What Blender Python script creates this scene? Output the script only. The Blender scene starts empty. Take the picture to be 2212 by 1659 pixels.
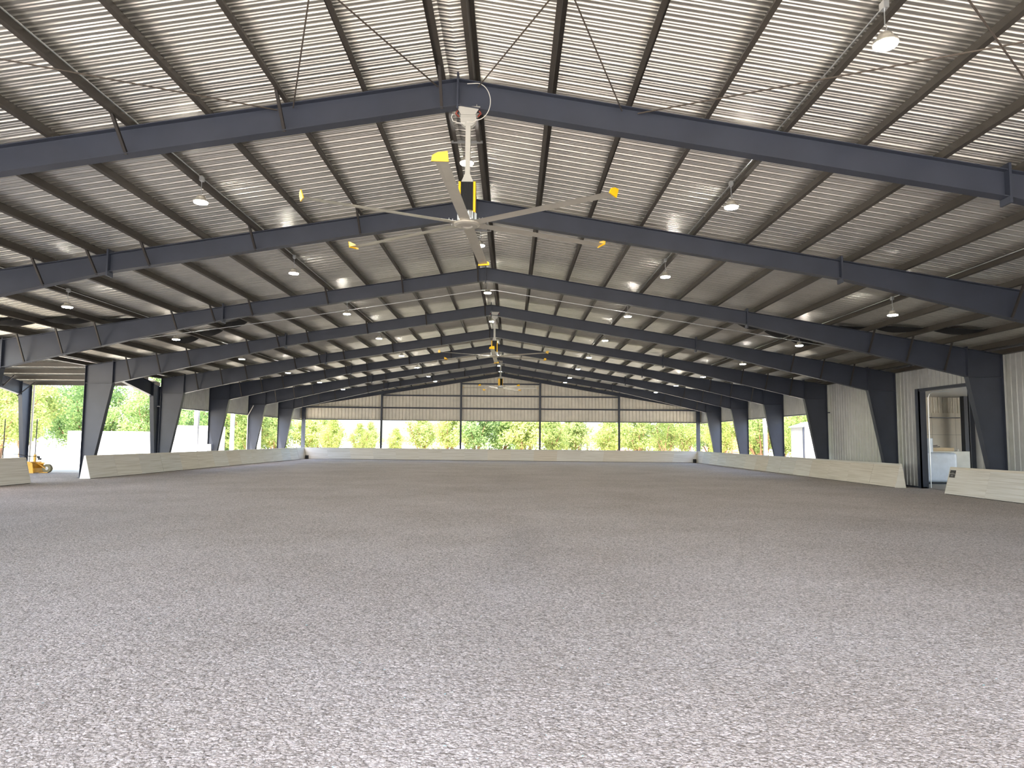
import bpy, bmesh, math, random
from mathutils import Vector, Matrix
random.seed(7)
sc = bpy.context.scene
COL = sc.collection
R = math.radians
PI = math.pi

# ------------------------------------------------------------------ dimensions (metres)
FY = [4.7, 10.63, 16.15, 22.69, 29.06, 35.39, 41.09, 47.21, 53.27]   # portal frames along the hall
YEND = 59.3          # far end wall
YNEAR = -2.6         # open near end of the roof
HALF = 17.0          # outer face of the columns
SL = 0.1614          # roof slope
ZR = 7.435           # top of rafters at the ridge
PD = 0.20            # purlin depth
def ztop(x): return ZR - SL * abs(x)

# ------------------------------------------------------------------ materials
def lin(c):
    return tuple(((v / 255) / 12.92 if v / 255 <= .04045 else ((v / 255 + .055) / 1.055) ** 2.4) for v in c) + (1,)
class NT:
    def __init__(s, name):
        s.m = bpy.data.materials.new(name); s.m.use_nodes = True
        s.t = s.m.node_tree; s.b = s.t.nodes['Principled BSDF']; s.out = s.t.nodes['Material Output']
    def n(s, typ, **kw):
        nd = s.t.nodes.new(typ)
        for k, v in kw.items():
            if k in nd.inputs: nd.inputs[k].default_value = v
            else: setattr(nd, k, v)
        return nd
    def l(s, a, b): s.t.links.new(a, b)
    def coord(s, scale=(1, 1, 1), kind='Object'):
        tc = s.n('ShaderNodeTexCoord'); mp = s.n('ShaderNodeMapping'); mp.inputs['Scale'].default_value = scale
        s.l(tc.outputs[kind], mp.inputs['Vector']); return mp.outputs['Vector']
    def noise(s, vec, scale, detail=4, rough=.55):
        nd = s.n('ShaderNodeTexNoise'); nd.inputs['Scale'].default_value = scale
        nd.inputs['Detail'].default_value = detail; nd.inputs['Roughness'].default_value = rough
        s.l(vec, nd.inputs['Vector']); return nd.outputs['Fac']
    def ramp(s, fac, stops):
        r = s.n('ShaderNodeValToRGB'); e = r.color_ramp.elements
        while len(e) < len(stops): e.new(.5)
        for i, (p, c) in enumerate(stops): e[i].position = p; e[i].color = c
        s.l(fac, r.inputs['Fac']); return r.outputs['Color']
    def bump(s, h, strength, dist=.01, prev=None):
        b = s.n('ShaderNodeBump'); b.inputs['Strength'].default_value = strength; b.inputs['Distance'].default_value = dist
        s.l(h, b.inputs['Height'])
        if prev is not None: s.l(prev, b.inputs['Normal'])
        s.l(b.outputs['Normal'], s.b.inputs['Normal']); return b.outputs['Normal']
def simple(name, rgb, rough=.5, metal=0., var=.12, vscale=3., spec=None):
    k = NT(name); c = lin(rgb); v = k.coord()
    f = k.noise(v, vscale, 5)
    k.l(k.ramp(f, [(.3, tuple(x * (1 - var) for x in c[:3]) + (1,)), (.7, tuple(min(1, x * (1 + var)) for x in c[:3]) + (1,))]), k.b.inputs['Base Color'])
    k.b.inputs['Roughness'].default_value = rough; k.b.inputs['Metallic'].default_value = metal
    if spec is not None: k.b.inputs['Specular IOR Level'].default_value = spec
    return k.m
M = {}
M['steel'] = simple('charcoal_painted_steel', (52, 57, 70), .45, 0, .14, 1.2)
M['purlin'] = simple('grey_brown_painted_steel', (64, 59, 53), .5, .0, .12, 2)
M['brace'] = simple('dark_brown_steel', (44, 40, 38), .6, 0, .1, 2)
M['galv'] = simple('galvanised_steel', (205, 208, 210), .35, .8, .08, 6)
M['white'] = simple('white_paint', (214, 212, 206), .4, 0, .04, 4)
M['fanwhite'] = simple('pale_grey_paint', (178, 177, 171), .45, 0, .04, 4)
M['alu'] = simple('brushed_aluminium', (192, 187, 176), .4, .55, .05, 5)
M['yellow'] = simple('yellow_plastic', (250, 196, 20), .4, 0, .05, 4)
M['mach'] = simple('ochre_yellow_paint', (214, 158, 44), .5, 0, .15, 4)
M['black'] = simple('black_metal', (13, 14, 18), .55, 0, .1, 4)
M['rod'] = simple('dark_steel_rod', (92, 84, 76), .5, .3, .05, 4)
M['strip'] = simple('dull_black', (10, 10, 14), .9, 0, .1, 4)  # plain dull black for the sagging strips under the roof
M['red'] = simple('red_oxide', (140, 60, 48), .6, 0, .1, 4)
M['cream'] = simple('cream_panel', (226, 218, 204), .7, 0, .05, 1)
M['wrap'] = simple('plastic_wrap', (214, 222, 232), .25, 0, .06, 5)
M['crate'] = simple('pale_board', (214, 212, 200), .6, 0, .06, 3)
M['card'] = simple('brown_cardboard', (206, 184, 150), .8, 0, .08, 3)
M['tyre'] = simple('worn_rubber', (120, 112, 84), .8, 0, .2, 6)
M['container'] = simple('white_container_paint', (240, 240, 238), .5, 0, .03, 1)
M['whitepost'] = simple('white_post_paint', (226, 230, 240), .5, 0, .04, 2)
M['fence'] = simple('reddish_fence_boards', (190, 150, 136), .8, 0, .12, 3)
M['fencedark'] = simple('fence_post_wood', (120, 84, 74), .8, 0, .12, 3)
M['bark'] = simple('cedar_bark', (142, 108, 84), .9, 0, .25, 6)
M['concrete'] = simple('concrete', (170, 164, 154), .85, 0, .08, 2)
M['plaque'] = simple('black_plaque', (44, 44, 44), .5, 0, .05, 9)
M['print'] = simple('grey_print', (150, 150, 148), .6, 0, .02, 9)

def metal_sheet(name, rgb, rough, metal, var=.1):
    k = NT(name); c = lin(rgb); v = k.coord((1, 1, 1))
    f = k.noise(v, .5, 4, .5); g = k.noise(v, 3, 3)
    mx = k.n('ShaderNodeMath', operation='ADD'); k.l(f, mx.inputs[0]); k.l(g, mx.inputs[1])
    hf = k.n('ShaderNodeMath', operation='MULTIPLY'); hf.inputs[1].default_value = .5; k.l(mx.outputs[0], hf.inputs[0])
    k.l(k.ramp(hf.outputs[0], [(.35, tuple(x * .9 for x in c[:3]) + (1,)), (.65, tuple(min(1, x * 1.1) for x in c[:3]) + (1,))]), k.b.inputs['Base Color'])
    rr = k.n('ShaderNodeMapRange'); rr.inputs['To Min'].default_value = rough - .06; rr.inputs['To Max'].default_value = rough + .08
    k.l(f, rr.inputs['Value']); k.l(rr.outputs[0], k.b.inputs['Roughness'])
    k.b.inputs['Metallic'].default_value = metal
    return k.m
M['roof'] = metal_sheet('galvalume_roof_sheet', (196, 194, 187), .31, .8)
M['wallsheet'] = metal_sheet('galvalume_wall_sheet', (196, 197, 196), .45, .4)
M['endsheet'] = metal_sheet('pale_wall_sheet', (222, 216, 202), .5, .1)

def mat_emit(name, rgb, s):
    k = NT(name); k.b.inputs['Base Color'].default_value = lin(rgb)
    k.b.inputs['Emission Color'].default_value = lin(rgb); k.b.inputs['Emission Strength'].default_value = s; return k.m
M['lamp'] = mat_emit('lamp_diffuser', (255, 249, 240), 130)

def mat_sand():
    k = NT('arena_sand_and_fibre')
    v = k.coord()
    # crumbly distorted coordinates
    nz = k.n('ShaderNodeTexNoise'); nz.inputs['Scale'].default_value = 26; nz.inputs['Detail'].default_value = 3; k.l(v, nz.inputs['Vector'])
    sub = k.n('ShaderNodeVectorMath', operation='SUBTRACT'); sub.inputs[1].default_value = (.5, .5, .5); k.l(nz.outputs['Color'], sub.inputs[0])
    scl = k.n('ShaderNodeVectorMath', operation='SCALE'); scl.inputs['Scale'].default_value = .05; k.l(sub.outputs[0], scl.inputs[0])
    dv = k.n('ShaderNodeVectorMath', operation='ADD'); k.l(v, dv.inputs[0]); k.l(scl.outputs[0], dv.inputs[1]); dv = dv.outputs[0]
    fine = k.noise(v, 70, 4, .65); mid = k.noise(v, 9, 5, .6); big = k.noise(v, .35, 4, .6)
    base = k.ramp(big, [(.3, lin((186, 177, 167))), (.7, lin((204, 196, 188)))])
    crumb = k.n('ShaderNodeTexVoronoi'); crumb.inputs['Scale'].default_value = 42; k.l(dv, crumb.inputs['Vector'])
    cs = k.n('ShaderNodeSeparateColor'); k.l(crumb.outputs['Color'], cs.inputs[0])
    ccol = k.ramp(cs.outputs[0], [(0, (.70, .69, .68, 1)), (.5, (.98, .97, .97, 1)), (.85, (1.12, 1.11, 1.13, 1)), (1, (1.35, 1.34, 1.38, 1))])
    dcol = k.ramp(crumb.outputs['Distance'], [(.0, (1.1, 1.1, 1.1, 1)), (.45, (1, 1, 1, 1)), (.8, (.62, .61, .6, 1))])
    def mul(a, b):
        m_ = k.n('ShaderNodeMix', data_type='RGBA', blend_type='MULTIPLY'); m_.inputs[0].default_value = 1
        k.l(a, m_.inputs[6]); k.l(b, m_.inputs[7]); return m_.outputs[2]
    fcol = k.ramp(fine, [(.38, (.8, .79, .79, 1)), (.6, (1.16, 1.16, 1.17, 1))])
    c = mul(mul(mul(base, ccol), dcol), fcol)
    vor = k.n('ShaderNodeTexVoronoi'); vor.inputs['Scale'].default_value = 26; k.l(dv, vor.inputs['Vector'])
    sep = k.n('ShaderNodeSeparateColor'); k.l(vor.outputs['Color'], sep.inputs[0])
    near = k.n('ShaderNodeMath', operation='LESS_THAN'); near.inputs[1].default_value = .2; k.l(vor.outputs['Distance'], near.inputs[0])
    pick = k.n('ShaderNodeMath', operation='GREATER_THAN'); pick.inputs[1].default_value = .90; k.l(sep.outputs[0], pick.inputs[0])
    both = k.n('ShaderNodeMath', operation='MULTIPLY'); k.l(near.outputs[0], both.inputs[0]); k.l(pick.outputs[0], both.inputs[1])
    fl = k.ramp(sep.outputs[1], [(0, lin((228, 225, 222))), (.8, lin((240, 236, 236))), (.9, lin((214, 236, 240))), (.985, lin((160, 225, 222)))])
    m2 = k.n('ShaderNodeMix', data_type='RGBA'); k.l(both.outputs[0], m2.inputs[0]); k.l(c, m2.inputs[6]); k.l(fl, m2.inputs[7])
    k.l(m2.outputs[2], k.b.inputs['Base Color'])
    k.b.inputs['Roughness'].default_value = .95; k.b.inputs['Specular IOR Level'].default_value = .15
    # harrow grooves sweeping in wide arcs
    w = k.n('ShaderNodeTexWave', wave_type='RINGS', rings_direction='Z'); w.inputs['Scale'].default_value = 1.6; w.inputs['Distortion'].default_value = 1.5
    w.inputs['Detail'].default_value = 2; mp = k.n('ShaderNodeMapping'); tc = k.n('ShaderNodeTexCoord'); mp.inputs['Location'].default_value = (-2, -24, 0)
    k.l(tc.outputs['Object'], mp.inputs['Vector']); k.l(mp.outputs[0], w.inputs['Vector'])
    inv = k.n('ShaderNodeMath', operation='SUBTRACT'); inv.inputs[0].default_value = 1; k.l(crumb.outputs['Distance'], inv.inputs[1])
    n1 = k.bump(w.outputs['Fac'], .15, .014)
    n3 = k.bump(mid, .7, .035, n1)
    n4 = k.bump(inv.outputs[0], 1., .016, n3)
    k.bump(fine, .8, .01, n4)
    return k.m
M['sand'] = mat_sand()

def mat_ground():
    k = NT('pale_dry_ground'); v = k.coord()
    f = k.noise(v, .25, 6, .6); g = k.noise(v, 6, 4)
    k.l(k.ramp(f, [(.35, lin((205, 192, 166))), (.6, lin((222, 214, 196)))]), k.b.inputs['Base Color'])
    k.b.inputs['Roughness'].default_value = .95; k.bump(g, .4, .05); return k.m
M['ground'] = mat_ground()

def mat_board():
    k = NT('whitewashed_plank_panel')
    tc = k.n('ShaderNodeTexCoord'); oi = k.n('ShaderNodeObjectInfo')
    # panels lie along X or Y in the world, streaks follow the long side
    mp = k.n('ShaderNodeMapping'); mp.inputs['Scale'].default_value = (.22, .22, 16)
    k.l(tc.outputs['Object'], mp.inputs['Vector'])
    off = k.n('ShaderNodeVectorMath', operation='ADD'); k.l(mp.outputs[0], off.inputs[0])
    sc3 = k.n('ShaderNodeVectorMath', operation='SCALE'); sc3.inputs['Scale'].default_value = 40
    cmb = k.n('ShaderNodeCombineXYZ'); k.l(oi.outputs['Random'], cmb.inputs[0]); k.l(oi.outputs['Random'], cmb.inputs[2])
    k.l(cmb.outputs[0], sc3.inputs[0]); k.l(sc3.outputs[0], off.inputs[1])
    f = k.noise(off.outputs[0], 2.2, 6, .6)
    c1 = k.ramp(f, [(.3, lin((188, 181, 168))), (.5, lin((208, 203, 193))), (.72, lin((224, 221, 215)))])
    tint = k.ramp(oi.outputs['Random'], [(0, (.95, .89, .81, 1)), (.3, (1, .97, .92, 1)), (.6, (1, 1, 1, 1)), (1, (.9, .93, .97, 1))])
    mx = k.n('ShaderNodeMix', data_type='RGBA', blend_type='MULTIPLY'); mx.inputs[0].default_value = .8
    k.l(c1, mx.inputs[6]); k.l(tint, mx.inputs[7]); k.l(mx.outputs[2], k.b.inputs['Base Color'])
    k.b.inputs['Roughness'].default_value = .6; k.bump(f, .3, .006); return k.m
M['board'] = mat_board()

def mat_leaf(name, a, b):
    k = NT(name); oi = k.n('ShaderNodeObjectInfo'); gi = k.n('ShaderNodeNewGeometry')
    ad = k.n('ShaderNodeMath', operation='ADD'); k.l(oi.outputs['Random'], ad.inputs[0]); k.l(gi.outputs['Random Per Island'], ad.inputs[1])
    hf = k.n('ShaderNodeMath', operation='MULTIPLY'); hf.inputs[1].default_value = .5; k.l(ad.outputs[0], hf.inputs[0])
    col = k.ramp(hf.outputs[0], [(.1, lin(a)), (.9, lin(b))])
    k.l(col, k.b.inputs['Base Color']); k.b.inputs['Roughness'].default_value = .7
    tr = k.n('ShaderNodeBsdfTranslucent'); k.l(col, tr.inputs['Color'])
    mx = k.n('ShaderNodeMixShader'); mx.inputs[0].default_value = .45
    k.l(k.b.outputs[0], mx.inputs[1]); k.l(tr.outputs[0], mx.inputs[2]); k.l(mx.outputs[0], k.out.inputs['Surface'])
    return k.m
M['leaf'] = mat_leaf('cedar_foliage', (118, 138, 74), (194, 202, 122))
M['leaf2'] = mat_leaf('oak_foliage', (86, 120, 72), (162, 184, 112))

# ------------------------------------------------------------------ mesh helpers
class MB:
    def __init__(s): s.v = []; s.f = []; s.mi = []; s.cur = 0
    def add(s, vs, fs):
        o = len(s.v); s.v += [tuple(p) for p in vs]; s.f += [tuple(i + o for i in f) for f in fs]; s.mi += [s.cur] * len(fs); return s
    def box(s, x0, x1, y0, y1, z0, z1, mat=None):
        vs = [(x, y, z) for x in (x0, x1) for y in (y0, y1) for z in (z0, z1)]
        if mat is not None: vs = [mat @ Vector(p) for p in vs]
        return s.add(vs, [(0, 1, 3, 2), (4, 6, 7, 5), (0, 4, 5, 1), (2, 3, 7, 6), (0, 2, 6, 4), (1, 5, 7, 3)])
    def prism(s, poly, a, b, axis='y'):
        n = len(poly)
        def P(p, t):
            return {'y': (p[0], t, p[1]), 'x': (t, p[0], p[1]), 'z': (p[0], p[1], t)}[axis]
        vs = [P(p, a) for p in poly] + [P(p, b) for p in poly]
        fs = [tuple(range(n))[::-1], tuple(range(n, 2 * n))] + [(i, (i + 1) % n, n + (i + 1) % n, n + i) for i in range(n)]
        return s.add(vs, fs)
    def bar(s, p, q, w, h=None, up=(0, 0, 1)):
        p = Vector(p); q = Vector(q); d = (q - p).normalized(); h = h or w
        u = d.cross(Vector(up));
        if u.length < 1e-4: u = d.cross(Vector((1, 0, 0)))
        u.normalize(); v = u.cross(d)
        vs = [c + u * a * w / 2 + v * b * h / 2 for c in (p, q) for a, b in ((-1, -1), (1, -1), (1, 1), (-1, 1))]
        return s.add(vs, [(3, 2, 1, 0), (4, 5, 6, 7)] + [(i, (i + 1) % 4, 4 + (i + 1) % 4, 4 + i) for i in range(4)])
    def tube(s, pts, r, n=8, cap=True):
        pts = [Vector(p) for p in pts]; rs = r if isinstance(r, (list, tuple)) else [r] * len(pts)
        o = []; ref = None
        for i, p in enumerate(pts):
            d = (pts[min(i + 1, len(pts) - 1)] - pts[max(i - 1, 0)]).normalized()
            if ref is None: ref = d.orthogonal().normalized()
            ref = (ref - d * ref.dot(d)).normalized(); w = d.cross(ref)
            o += [p + (ref * math.cos(2 * PI * k / n) + w * math.sin(2 * PI * k / n)) * rs[i] for k in range(n)]
        fs = [(i * n + k, i * n + (k + 1) % n, (i + 1) * n + (k + 1) % n, (i + 1) * n + k) for i in range(len(pts) - 1) for k in range(n)]
        if cap: fs += [tuple(range(n))[::-1], tuple(range((len(pts) - 1) * n, len(pts) * n))]
        return s.add(o, fs)
    def lathe(s, prof, c=(0, 0, 0), n=24):
        c = Vector(c); vs = [c + Vector((r * math.cos(2 * PI * k / n), r * math.sin(2 * PI * k / n), z)) for r, z in prof for k in range(n)]
        fs = [(i * n + k, i * n + (k + 1) % n, (i + 1) * n + (k + 1) % n, (i + 1) * n + k) for i in range(len(prof) - 1) for k in range(n)]
        fs += [tuple(range(n))[::-1], tuple(range((len(prof) - 1) * n, len(prof) * n))]
        return s.add(vs, fs)
    def build(s, name, mat, parent=None, smooth=False, loc=None, bevel=0, recalc=True):
        me = bpy.data.meshes.new(name); me.from_pydata(s.v, [], s.f)
        mats = mat if isinstance(mat, (list, tuple)) else [mat]
        for m in mats: me.materials.append(m)
        if len(mats) > 1: me.polygons.foreach_set('material_index', s.mi)
        me.update()
        if recalc:
            b = bmesh.new(); b.from_mesh(me); bmesh.ops.recalc_face_normals(b, faces=b.faces); b.to_mesh(me); b.free()
        if smooth: me.polygons.foreach_set('use_smooth', [True] * len(me.polygons))
        o = bpy.data.objects.new(name, me); COL.objects.link(o)
        if loc is not None: o.location = loc
        if parent is not None: o.parent = parent
        if bevel:
            md = o.modifiers.new('bevel', 'BEVEL'); md.width = bevel; md.segments = 2
        return o
def tag(o, label=None, cat=None, group=None, kind=None):
    if label: o['label'] = label
    if cat: o['category'] = cat
    if group: o['group'] = group
    if kind: o['kind'] = kind
    return o
def empty(name, loc, label=None, cat=None, group=None, rz=0):
    o = bpy.data.objects.new(name, None); COL.objects.link(o); o.location = loc; o.rotation_euler.z = rz; o.empty_display_size = .2
    return tag(o, label, cat, group)
def struct(o): o['kind'] = 'structure'; return o
def copy_tree(o, parent=None):
    c = o.copy(); COL.objects.link(c)
    if parent is not None: c.parent = parent
    for ch in list(o.children): copy_tree(ch, c)
    return c
ORD = ['first', 'second', 'third', 'fourth', 'fifth', 'sixth', 'seventh', 'eighth', 'ninth', 'tenth', 'eleventh', 'twelfth', 'thirteenth', 'fourteenth', 'fifteenth', 'sixteenth', 'seventeenth', 'eighteenth', 'nineteenth', 'twentieth',
       'twenty-first', 'twenty-second', 'twenty-third', 'twenty-fourth', 'twenty-fifth', 'twenty-sixth', 'twenty-seventh', 'twenty-eighth', 'twenty-ninth', 'thirtieth']

# ------------------------------------------------------------------ ribbed sheets
def rib_profile(a, b, pitch=.25, h=.038, minor=True):
    """(t, height) points along the sheet from a to b; ribs rise away from the room"""
    pts = [(a, 0)]; t = a + .05
    while t + pitch < b:
        pts += [(t, 0), (t + .018, h), (t + .042, h), (t + .06, 0)]
        if minor:
            for m in (.115, .175): pts += [(t + m, 0), (t + m + .010, h * .4), (t + m + .024, h * .4), (t + m + .034, 0)]
        t += pitch
    pts.append((b, 0)); return pts
def groove_profile(a, b, pitch):
    pts = [(a, 0)]; t = a + .05
    while t + pitch < b:
        pts += [(t, 0), (t + .008, .06), (t + .034, .06), (t + .042, 0)]; t += pitch
    pts.append((b, 0)); return pts
def lap_seams(a, b, step=.75): return [a + step * i for i in range(1, int((b - a) / step))]

RZ = ZR + PD   # underside of the roof sheet at the ridge
for side, nm in ((-1, 'ceiling_left'), (1, 'ceiling_right')):
    m = MB(); pr = rib_profile(YNEAR, YEND + .5)
    xs = [0, .16, .30, HALF + .45]
    vs = []
    for (y, h) in pr:
        for x in xs:
            z = RZ - SL * x + h - (.05 if x == 0 else .0)
            vs.append((side * x, y, z))
    n = len(xs)
    fs = [(i * n + j, i * n + j + 1, (i + 1) * n + j + 1, (i + 1) * n + j) for i in range(len(pr) - 1) for j in range(n - 1)]
    m.add(vs, fs)
    struct(m.build(nm, M['roof'], recalc=False))
# ------------------------------------------------------------------ floor and ground
m = MB(); m.add([(-17.3, -8, 0), (17.3, -8, 0), (17.3, 59.6, 0), (-17.3, 59.6, 0)], [(0, 1, 2, 3)])
struct(m.build('floor', M['sand'], recalc=False))
m = MB(); m.add([(-300, -200, -.02), (300, -200, -.02), (300, 400, -.02), (-300, 400, -.02)], [(0, 1, 2, 3)])
g = struct(m.build('ground', M['ground'], recalc=False))
m = MB(); m.add([(-27.5, 22, 0), (-17.3, 22, 0), (-17.3, 32.9, 0), (-27.5, 32.9, 0)], [(0, 1, 2, 3)])
struct(m.build('floor_annex', M['sand'], recalc=False))

# ------------------------------------------------------------------ portal frames
KX, KZ = 15.84, 3.95
SPX, AD = 8.65, .44
def ibeam(mb, top, bot, tw=.012, fw=.2, ft=.014):
    """web polygon between polyline top and bottom (x,z) with flanges"""
    mb.prism(top + bot[::-1], -tw / 2, tw / 2)
    for line, sgn in ((top, 1), (bot, -1)):
        for (a, b) in zip(line[:-1], line[1:]):
            d = Vector((b[0] - a[0], b[1] - a[1])).normalized(); nn = Vector((-d[1], d[0]))
            if nn[1] * sgn < 0: nn = -nn
            mb.prism([a, b, (b[0] + nn[0] * ft, b[1] + nn[1] * ft), (a[0] + nn[0] * ft, a[1] + nn[1] * ft)], -fw / 2, fw / 2)
BR_L = [.25, 2.72, 5.19, 7.67, 8.91, 10.15, 12.62, 13.86, 15.1]
BR_R = [12.62, 13.86, 15.1]
def zbot(x):
    x = abs(x)
    if x <= SPX: return ZR - AD - (SL) * x
    t = (x - SPX) / (KX - SPX); return (ZR - AD - SL * SPX) * (1 - t) + KZ * t
def build_frame():
    root = empty('portal_frame', (0, 0, 0))
    for s in (-1, 1):
        r = MB()
        top = [(s * 0.0, ZR - .014), (s * KX, ztop(KX) - .014)]
        bot = [(s * 0.0, zbot(0) + .014), (s * SPX, zbot(SPX) + .014), (s * KX, KZ + .014)]
        ibeam(r, top, bot); r.build('rafter', M['steel'], root)
        c = MB()
        c.prism([(s * 16.6, 0), (s * KX, KZ), (s * KX, ztop(KX)), (s * HALF, ztop(HALF)), (s * HALF, 0)], -.006, .006)
        c.prism([(s * 16.6, 0), (s * KX, KZ), (s * (KX + .016), KZ), (s * 16.616, 0)], -.11, .11)
        c.prism([(s * KX, KZ - .05), (s * KX, ztop(KX) + .06), (s * (KX + .022), ztop(KX) + .06), (s * (KX + .022), KZ - .05)], -.11, .11)
        c.prism([(s * HALF, 0), (s * HALF, ztop(HALF)), (s * (HALF - .014), ztop(HALF)), (s * (HALF - .014), 0)], -.11, .11)
        c.prism([(s * KX, ztop(KX) - .014), (s * HALF, ztop(HALF) - .014), (s * HALF, ztop(HALF)), (s * KX, ztop(KX))], -.11, .11)
        c.prism([(s * KX, KZ - .01), (s * HALF, KZ - .01), (s * HALF, KZ + .01), (s * KX, KZ + .01)], -.08, .08)
        c.box(min(s * 16.5, s * 17.05), max(s * 16.5, s * 17.05), -.14, .14, 0, .02)
        c.build('column', M['steel'], root)
        for px in (SPX,):
            p = MB(); z0, z1 = zbot(px) - .1, ztop(px) + .1
            p.box(s * px - .02, s * px + .02, -.12, .12, z0, z1).build('splice_plate', M['steel'], root)
        for x in (BR_L if s < 0 else BR_R):
            b = MB(); b.bar((s * x, -.52, ztop(x) + .03), (s * x, -.06, zbot(x) - .0), .045, .045)
            b.build('flange_brace', M['brace'], root)
    p = MB(); p.box(-.015, .015, -.1, .1, ZR - AD - .06, ZR + .1).build('ridge_plate', M['steel'], root)
    return root
proto = build_frame()
frame_labels = ['dark steel portal frame above and just behind the camera', 'dark steel portal frame nearest the camera, carrying the big front ceiling fan',
    'dark steel portal frame crossing right behind the front ceiling fan', 'dark steel portal frame third from the camera, its blue-black right column beside the doorway',
    'dark steel portal frame whose left leg stands beside the gate gap in the kick wall', 'dark steel portal frame just beyond the ribbed wall on the right, fifth from the camera',
    'dark steel portal frame sixth from the camera', 'dark steel portal frame seventh from the camera, carrying the farthest ceiling fan', 'dark steel portal frame last before the far end wall']
for i, y in enumerate(FY):
    o = proto if i == 0 else copy_tree(proto)
    o.location = (0, y, 0); tag(o, frame_labels[i], 'steel frame', 'steel portal frames across the hall')

# end wall framing
ew = empty('end_wall_frame', (0, YEND, 0), 'thin dark steel rafter and corner posts of the far end wall', 'steel frame')
for s in (-1, 1):
    r = MB(); ibeam(r, [(0, ZR - .014), (s * HALF, ztop(HALF) - .014)], [(0, ZR - .27), (s * HALF, ztop(HALF) - .27)], .012, .16); r.build('rafter', M['steel'], ew)
    c = MB(); x0, x1 = sorted((s * HALF, s * (HALF - .3)))
    c.box(x0, x1, -.1, .1, 0, 4.4).build('corner_post', M['steel'], ew)
for i, x in enumerate((-10.2, -3.42, 3.34, 10.1)):
    p = MB(); ztp = ztop(x) - .27
    p.box(x - .075, x + .075, -.1, -.088, 0, ztp).box(x - .075, x + .075, .088, .1, 0, ztp).box(x - .006, x + .006, -.09, .09, 0, ztp)
    o = p.build('end_wall_column', M['steel'], None, loc=(0, YEND - .02, 0))
    tag(o, 'thin dark steel post in the far end opening, %s from the left corner' % ORD[i], 'post', 'posts of the far end wall')

# ------------------------------------------------------------------ purlins
def zpurlin(x, side, y0, y1, out=1):
    m = MB(); h = PD; fw = .065; t = .008
    # local frame on the slope: u along slope (outward), w up normal
    cs = math.cos(math.atan(SL)); sn = math.sin(math.atan(SL))
    def P(u, w): return (side * (x + (u * cs + w * sn)), ztop(x) + (-u * sn + w * cs))
    m.prism([P(-t / 2, 0), P(t / 2, 0), P(t / 2, h), P(-t / 2, h)], y0, y1)
    m.prism([P(-t / 2, 0), P(-fw, 0), P(-fw, .02), P(-fw + .004, .02), P(-fw + .004, t), P(-t / 2, t)], y0, y1)
    m.prism([P(t / 2, h), P(fw, h), P(fw, h - .02), P(fw - .004, h - .02), P(fw - .004, h - t), P(t / 2, h - t)], y0, y1)
    return m
PX = [.25] + [1.48 + 1.2375 * i for i in range(13)]
for side, sn_ in ((-1, 'left'), (1, 'right')):
    for i, x in enumerate(PX):
        o = zpurlin(x, side, YNEAR, YEND + .2).build('roof_purlin', M['purlin'])
        tag(o, 'long dark roof purlin on the %s slope, %s from the ridge' % (sn_, ORD[i]), 'purlin', 'purlins under the ribbed roof')
    m = MB(); x0, x1 = sorted((side * 16.93, side * 17.13))
    m.box(x0, x1, YNEAR, YEND, ztop(HALF), ztop(HALF) + .15)
    tag(m.build('eave_strut', M['purlin']), 'dark steel eave beam along the top of the %s side' % sn_, 'beam', 'eave beams')

# conduits on the purlins that carry the lights
for x, lb in ((-5.10, 'inner left'), (5.10, 'inner right'), (-11.28, 'outer left'), (11.28, 'outer right')):
    m = MB(); z = ztop(x) + .10
    m.tube([(x, YNEAR + .2, z), (x, 57, z)], .011, 6)
    tag(m.build('electrical_conduit', M['galv']), 'thin galvanised conduit on a purlin feeding the %s row of lights' % lb, 'conduit', 'conduits of the light rows')
# cross conduit over the fourth bay
m = MB(); yc = 25.9
m.tube([(-14.6, yc - .5, ztop(14.6) - .01), (-7.3, yc, ztop(7.3) - .01), (-.25, yc, ztop(.25) - .012), (.25, yc, ztop(.25) - .012), (7.3, yc, ztop(7.3) - .01), (14.6, yc, ztop(14.6) - .01)], .013, 6)
tag(m.build('cross_conduit', M['galv']), 'thin pale pipe running up and over the ridge under the purlins beyond the third frame', 'conduit')

# ------------------------------------------------------------------ tension rods in the first bay
F0, F1 = FY[0], FY[1]
def rod(x0, y0, x1, y1, label):
    m = MB(); m.tube([(x0, y0, ztop(x0) - .07), (x1, y1, ztop(x1) - .07)], .011, 6)
    tag(m.build('tension_rod', M['rod']), label, 'tension rod', 'crossed tension rods in the first roof bay')
for s, nm in ((-1, 'left'), (1, 'right')):
    rod(s * .32, F1 - .05, s * 2.72, F0, 'thin steel brace rod rising from the ridge joint of the nearest frame to the %s' % nm)
    rod(s * 2.6, F1 - .05, s * .32, F0, 'thin steel brace rod running from the nearest frame back towards the ridge on the %s' % nm)
    rod(s * 2.85, F1 - .05, s * 10.15, F0, 'long thin steel brace rod stretching outwards over the upper %s roof' % nm)
    rod(s * 10.15, F1 - .05, s * 2.85, F0, 'thin steel brace rod slanting across the far upper %s corner of the roof' % nm)

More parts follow.
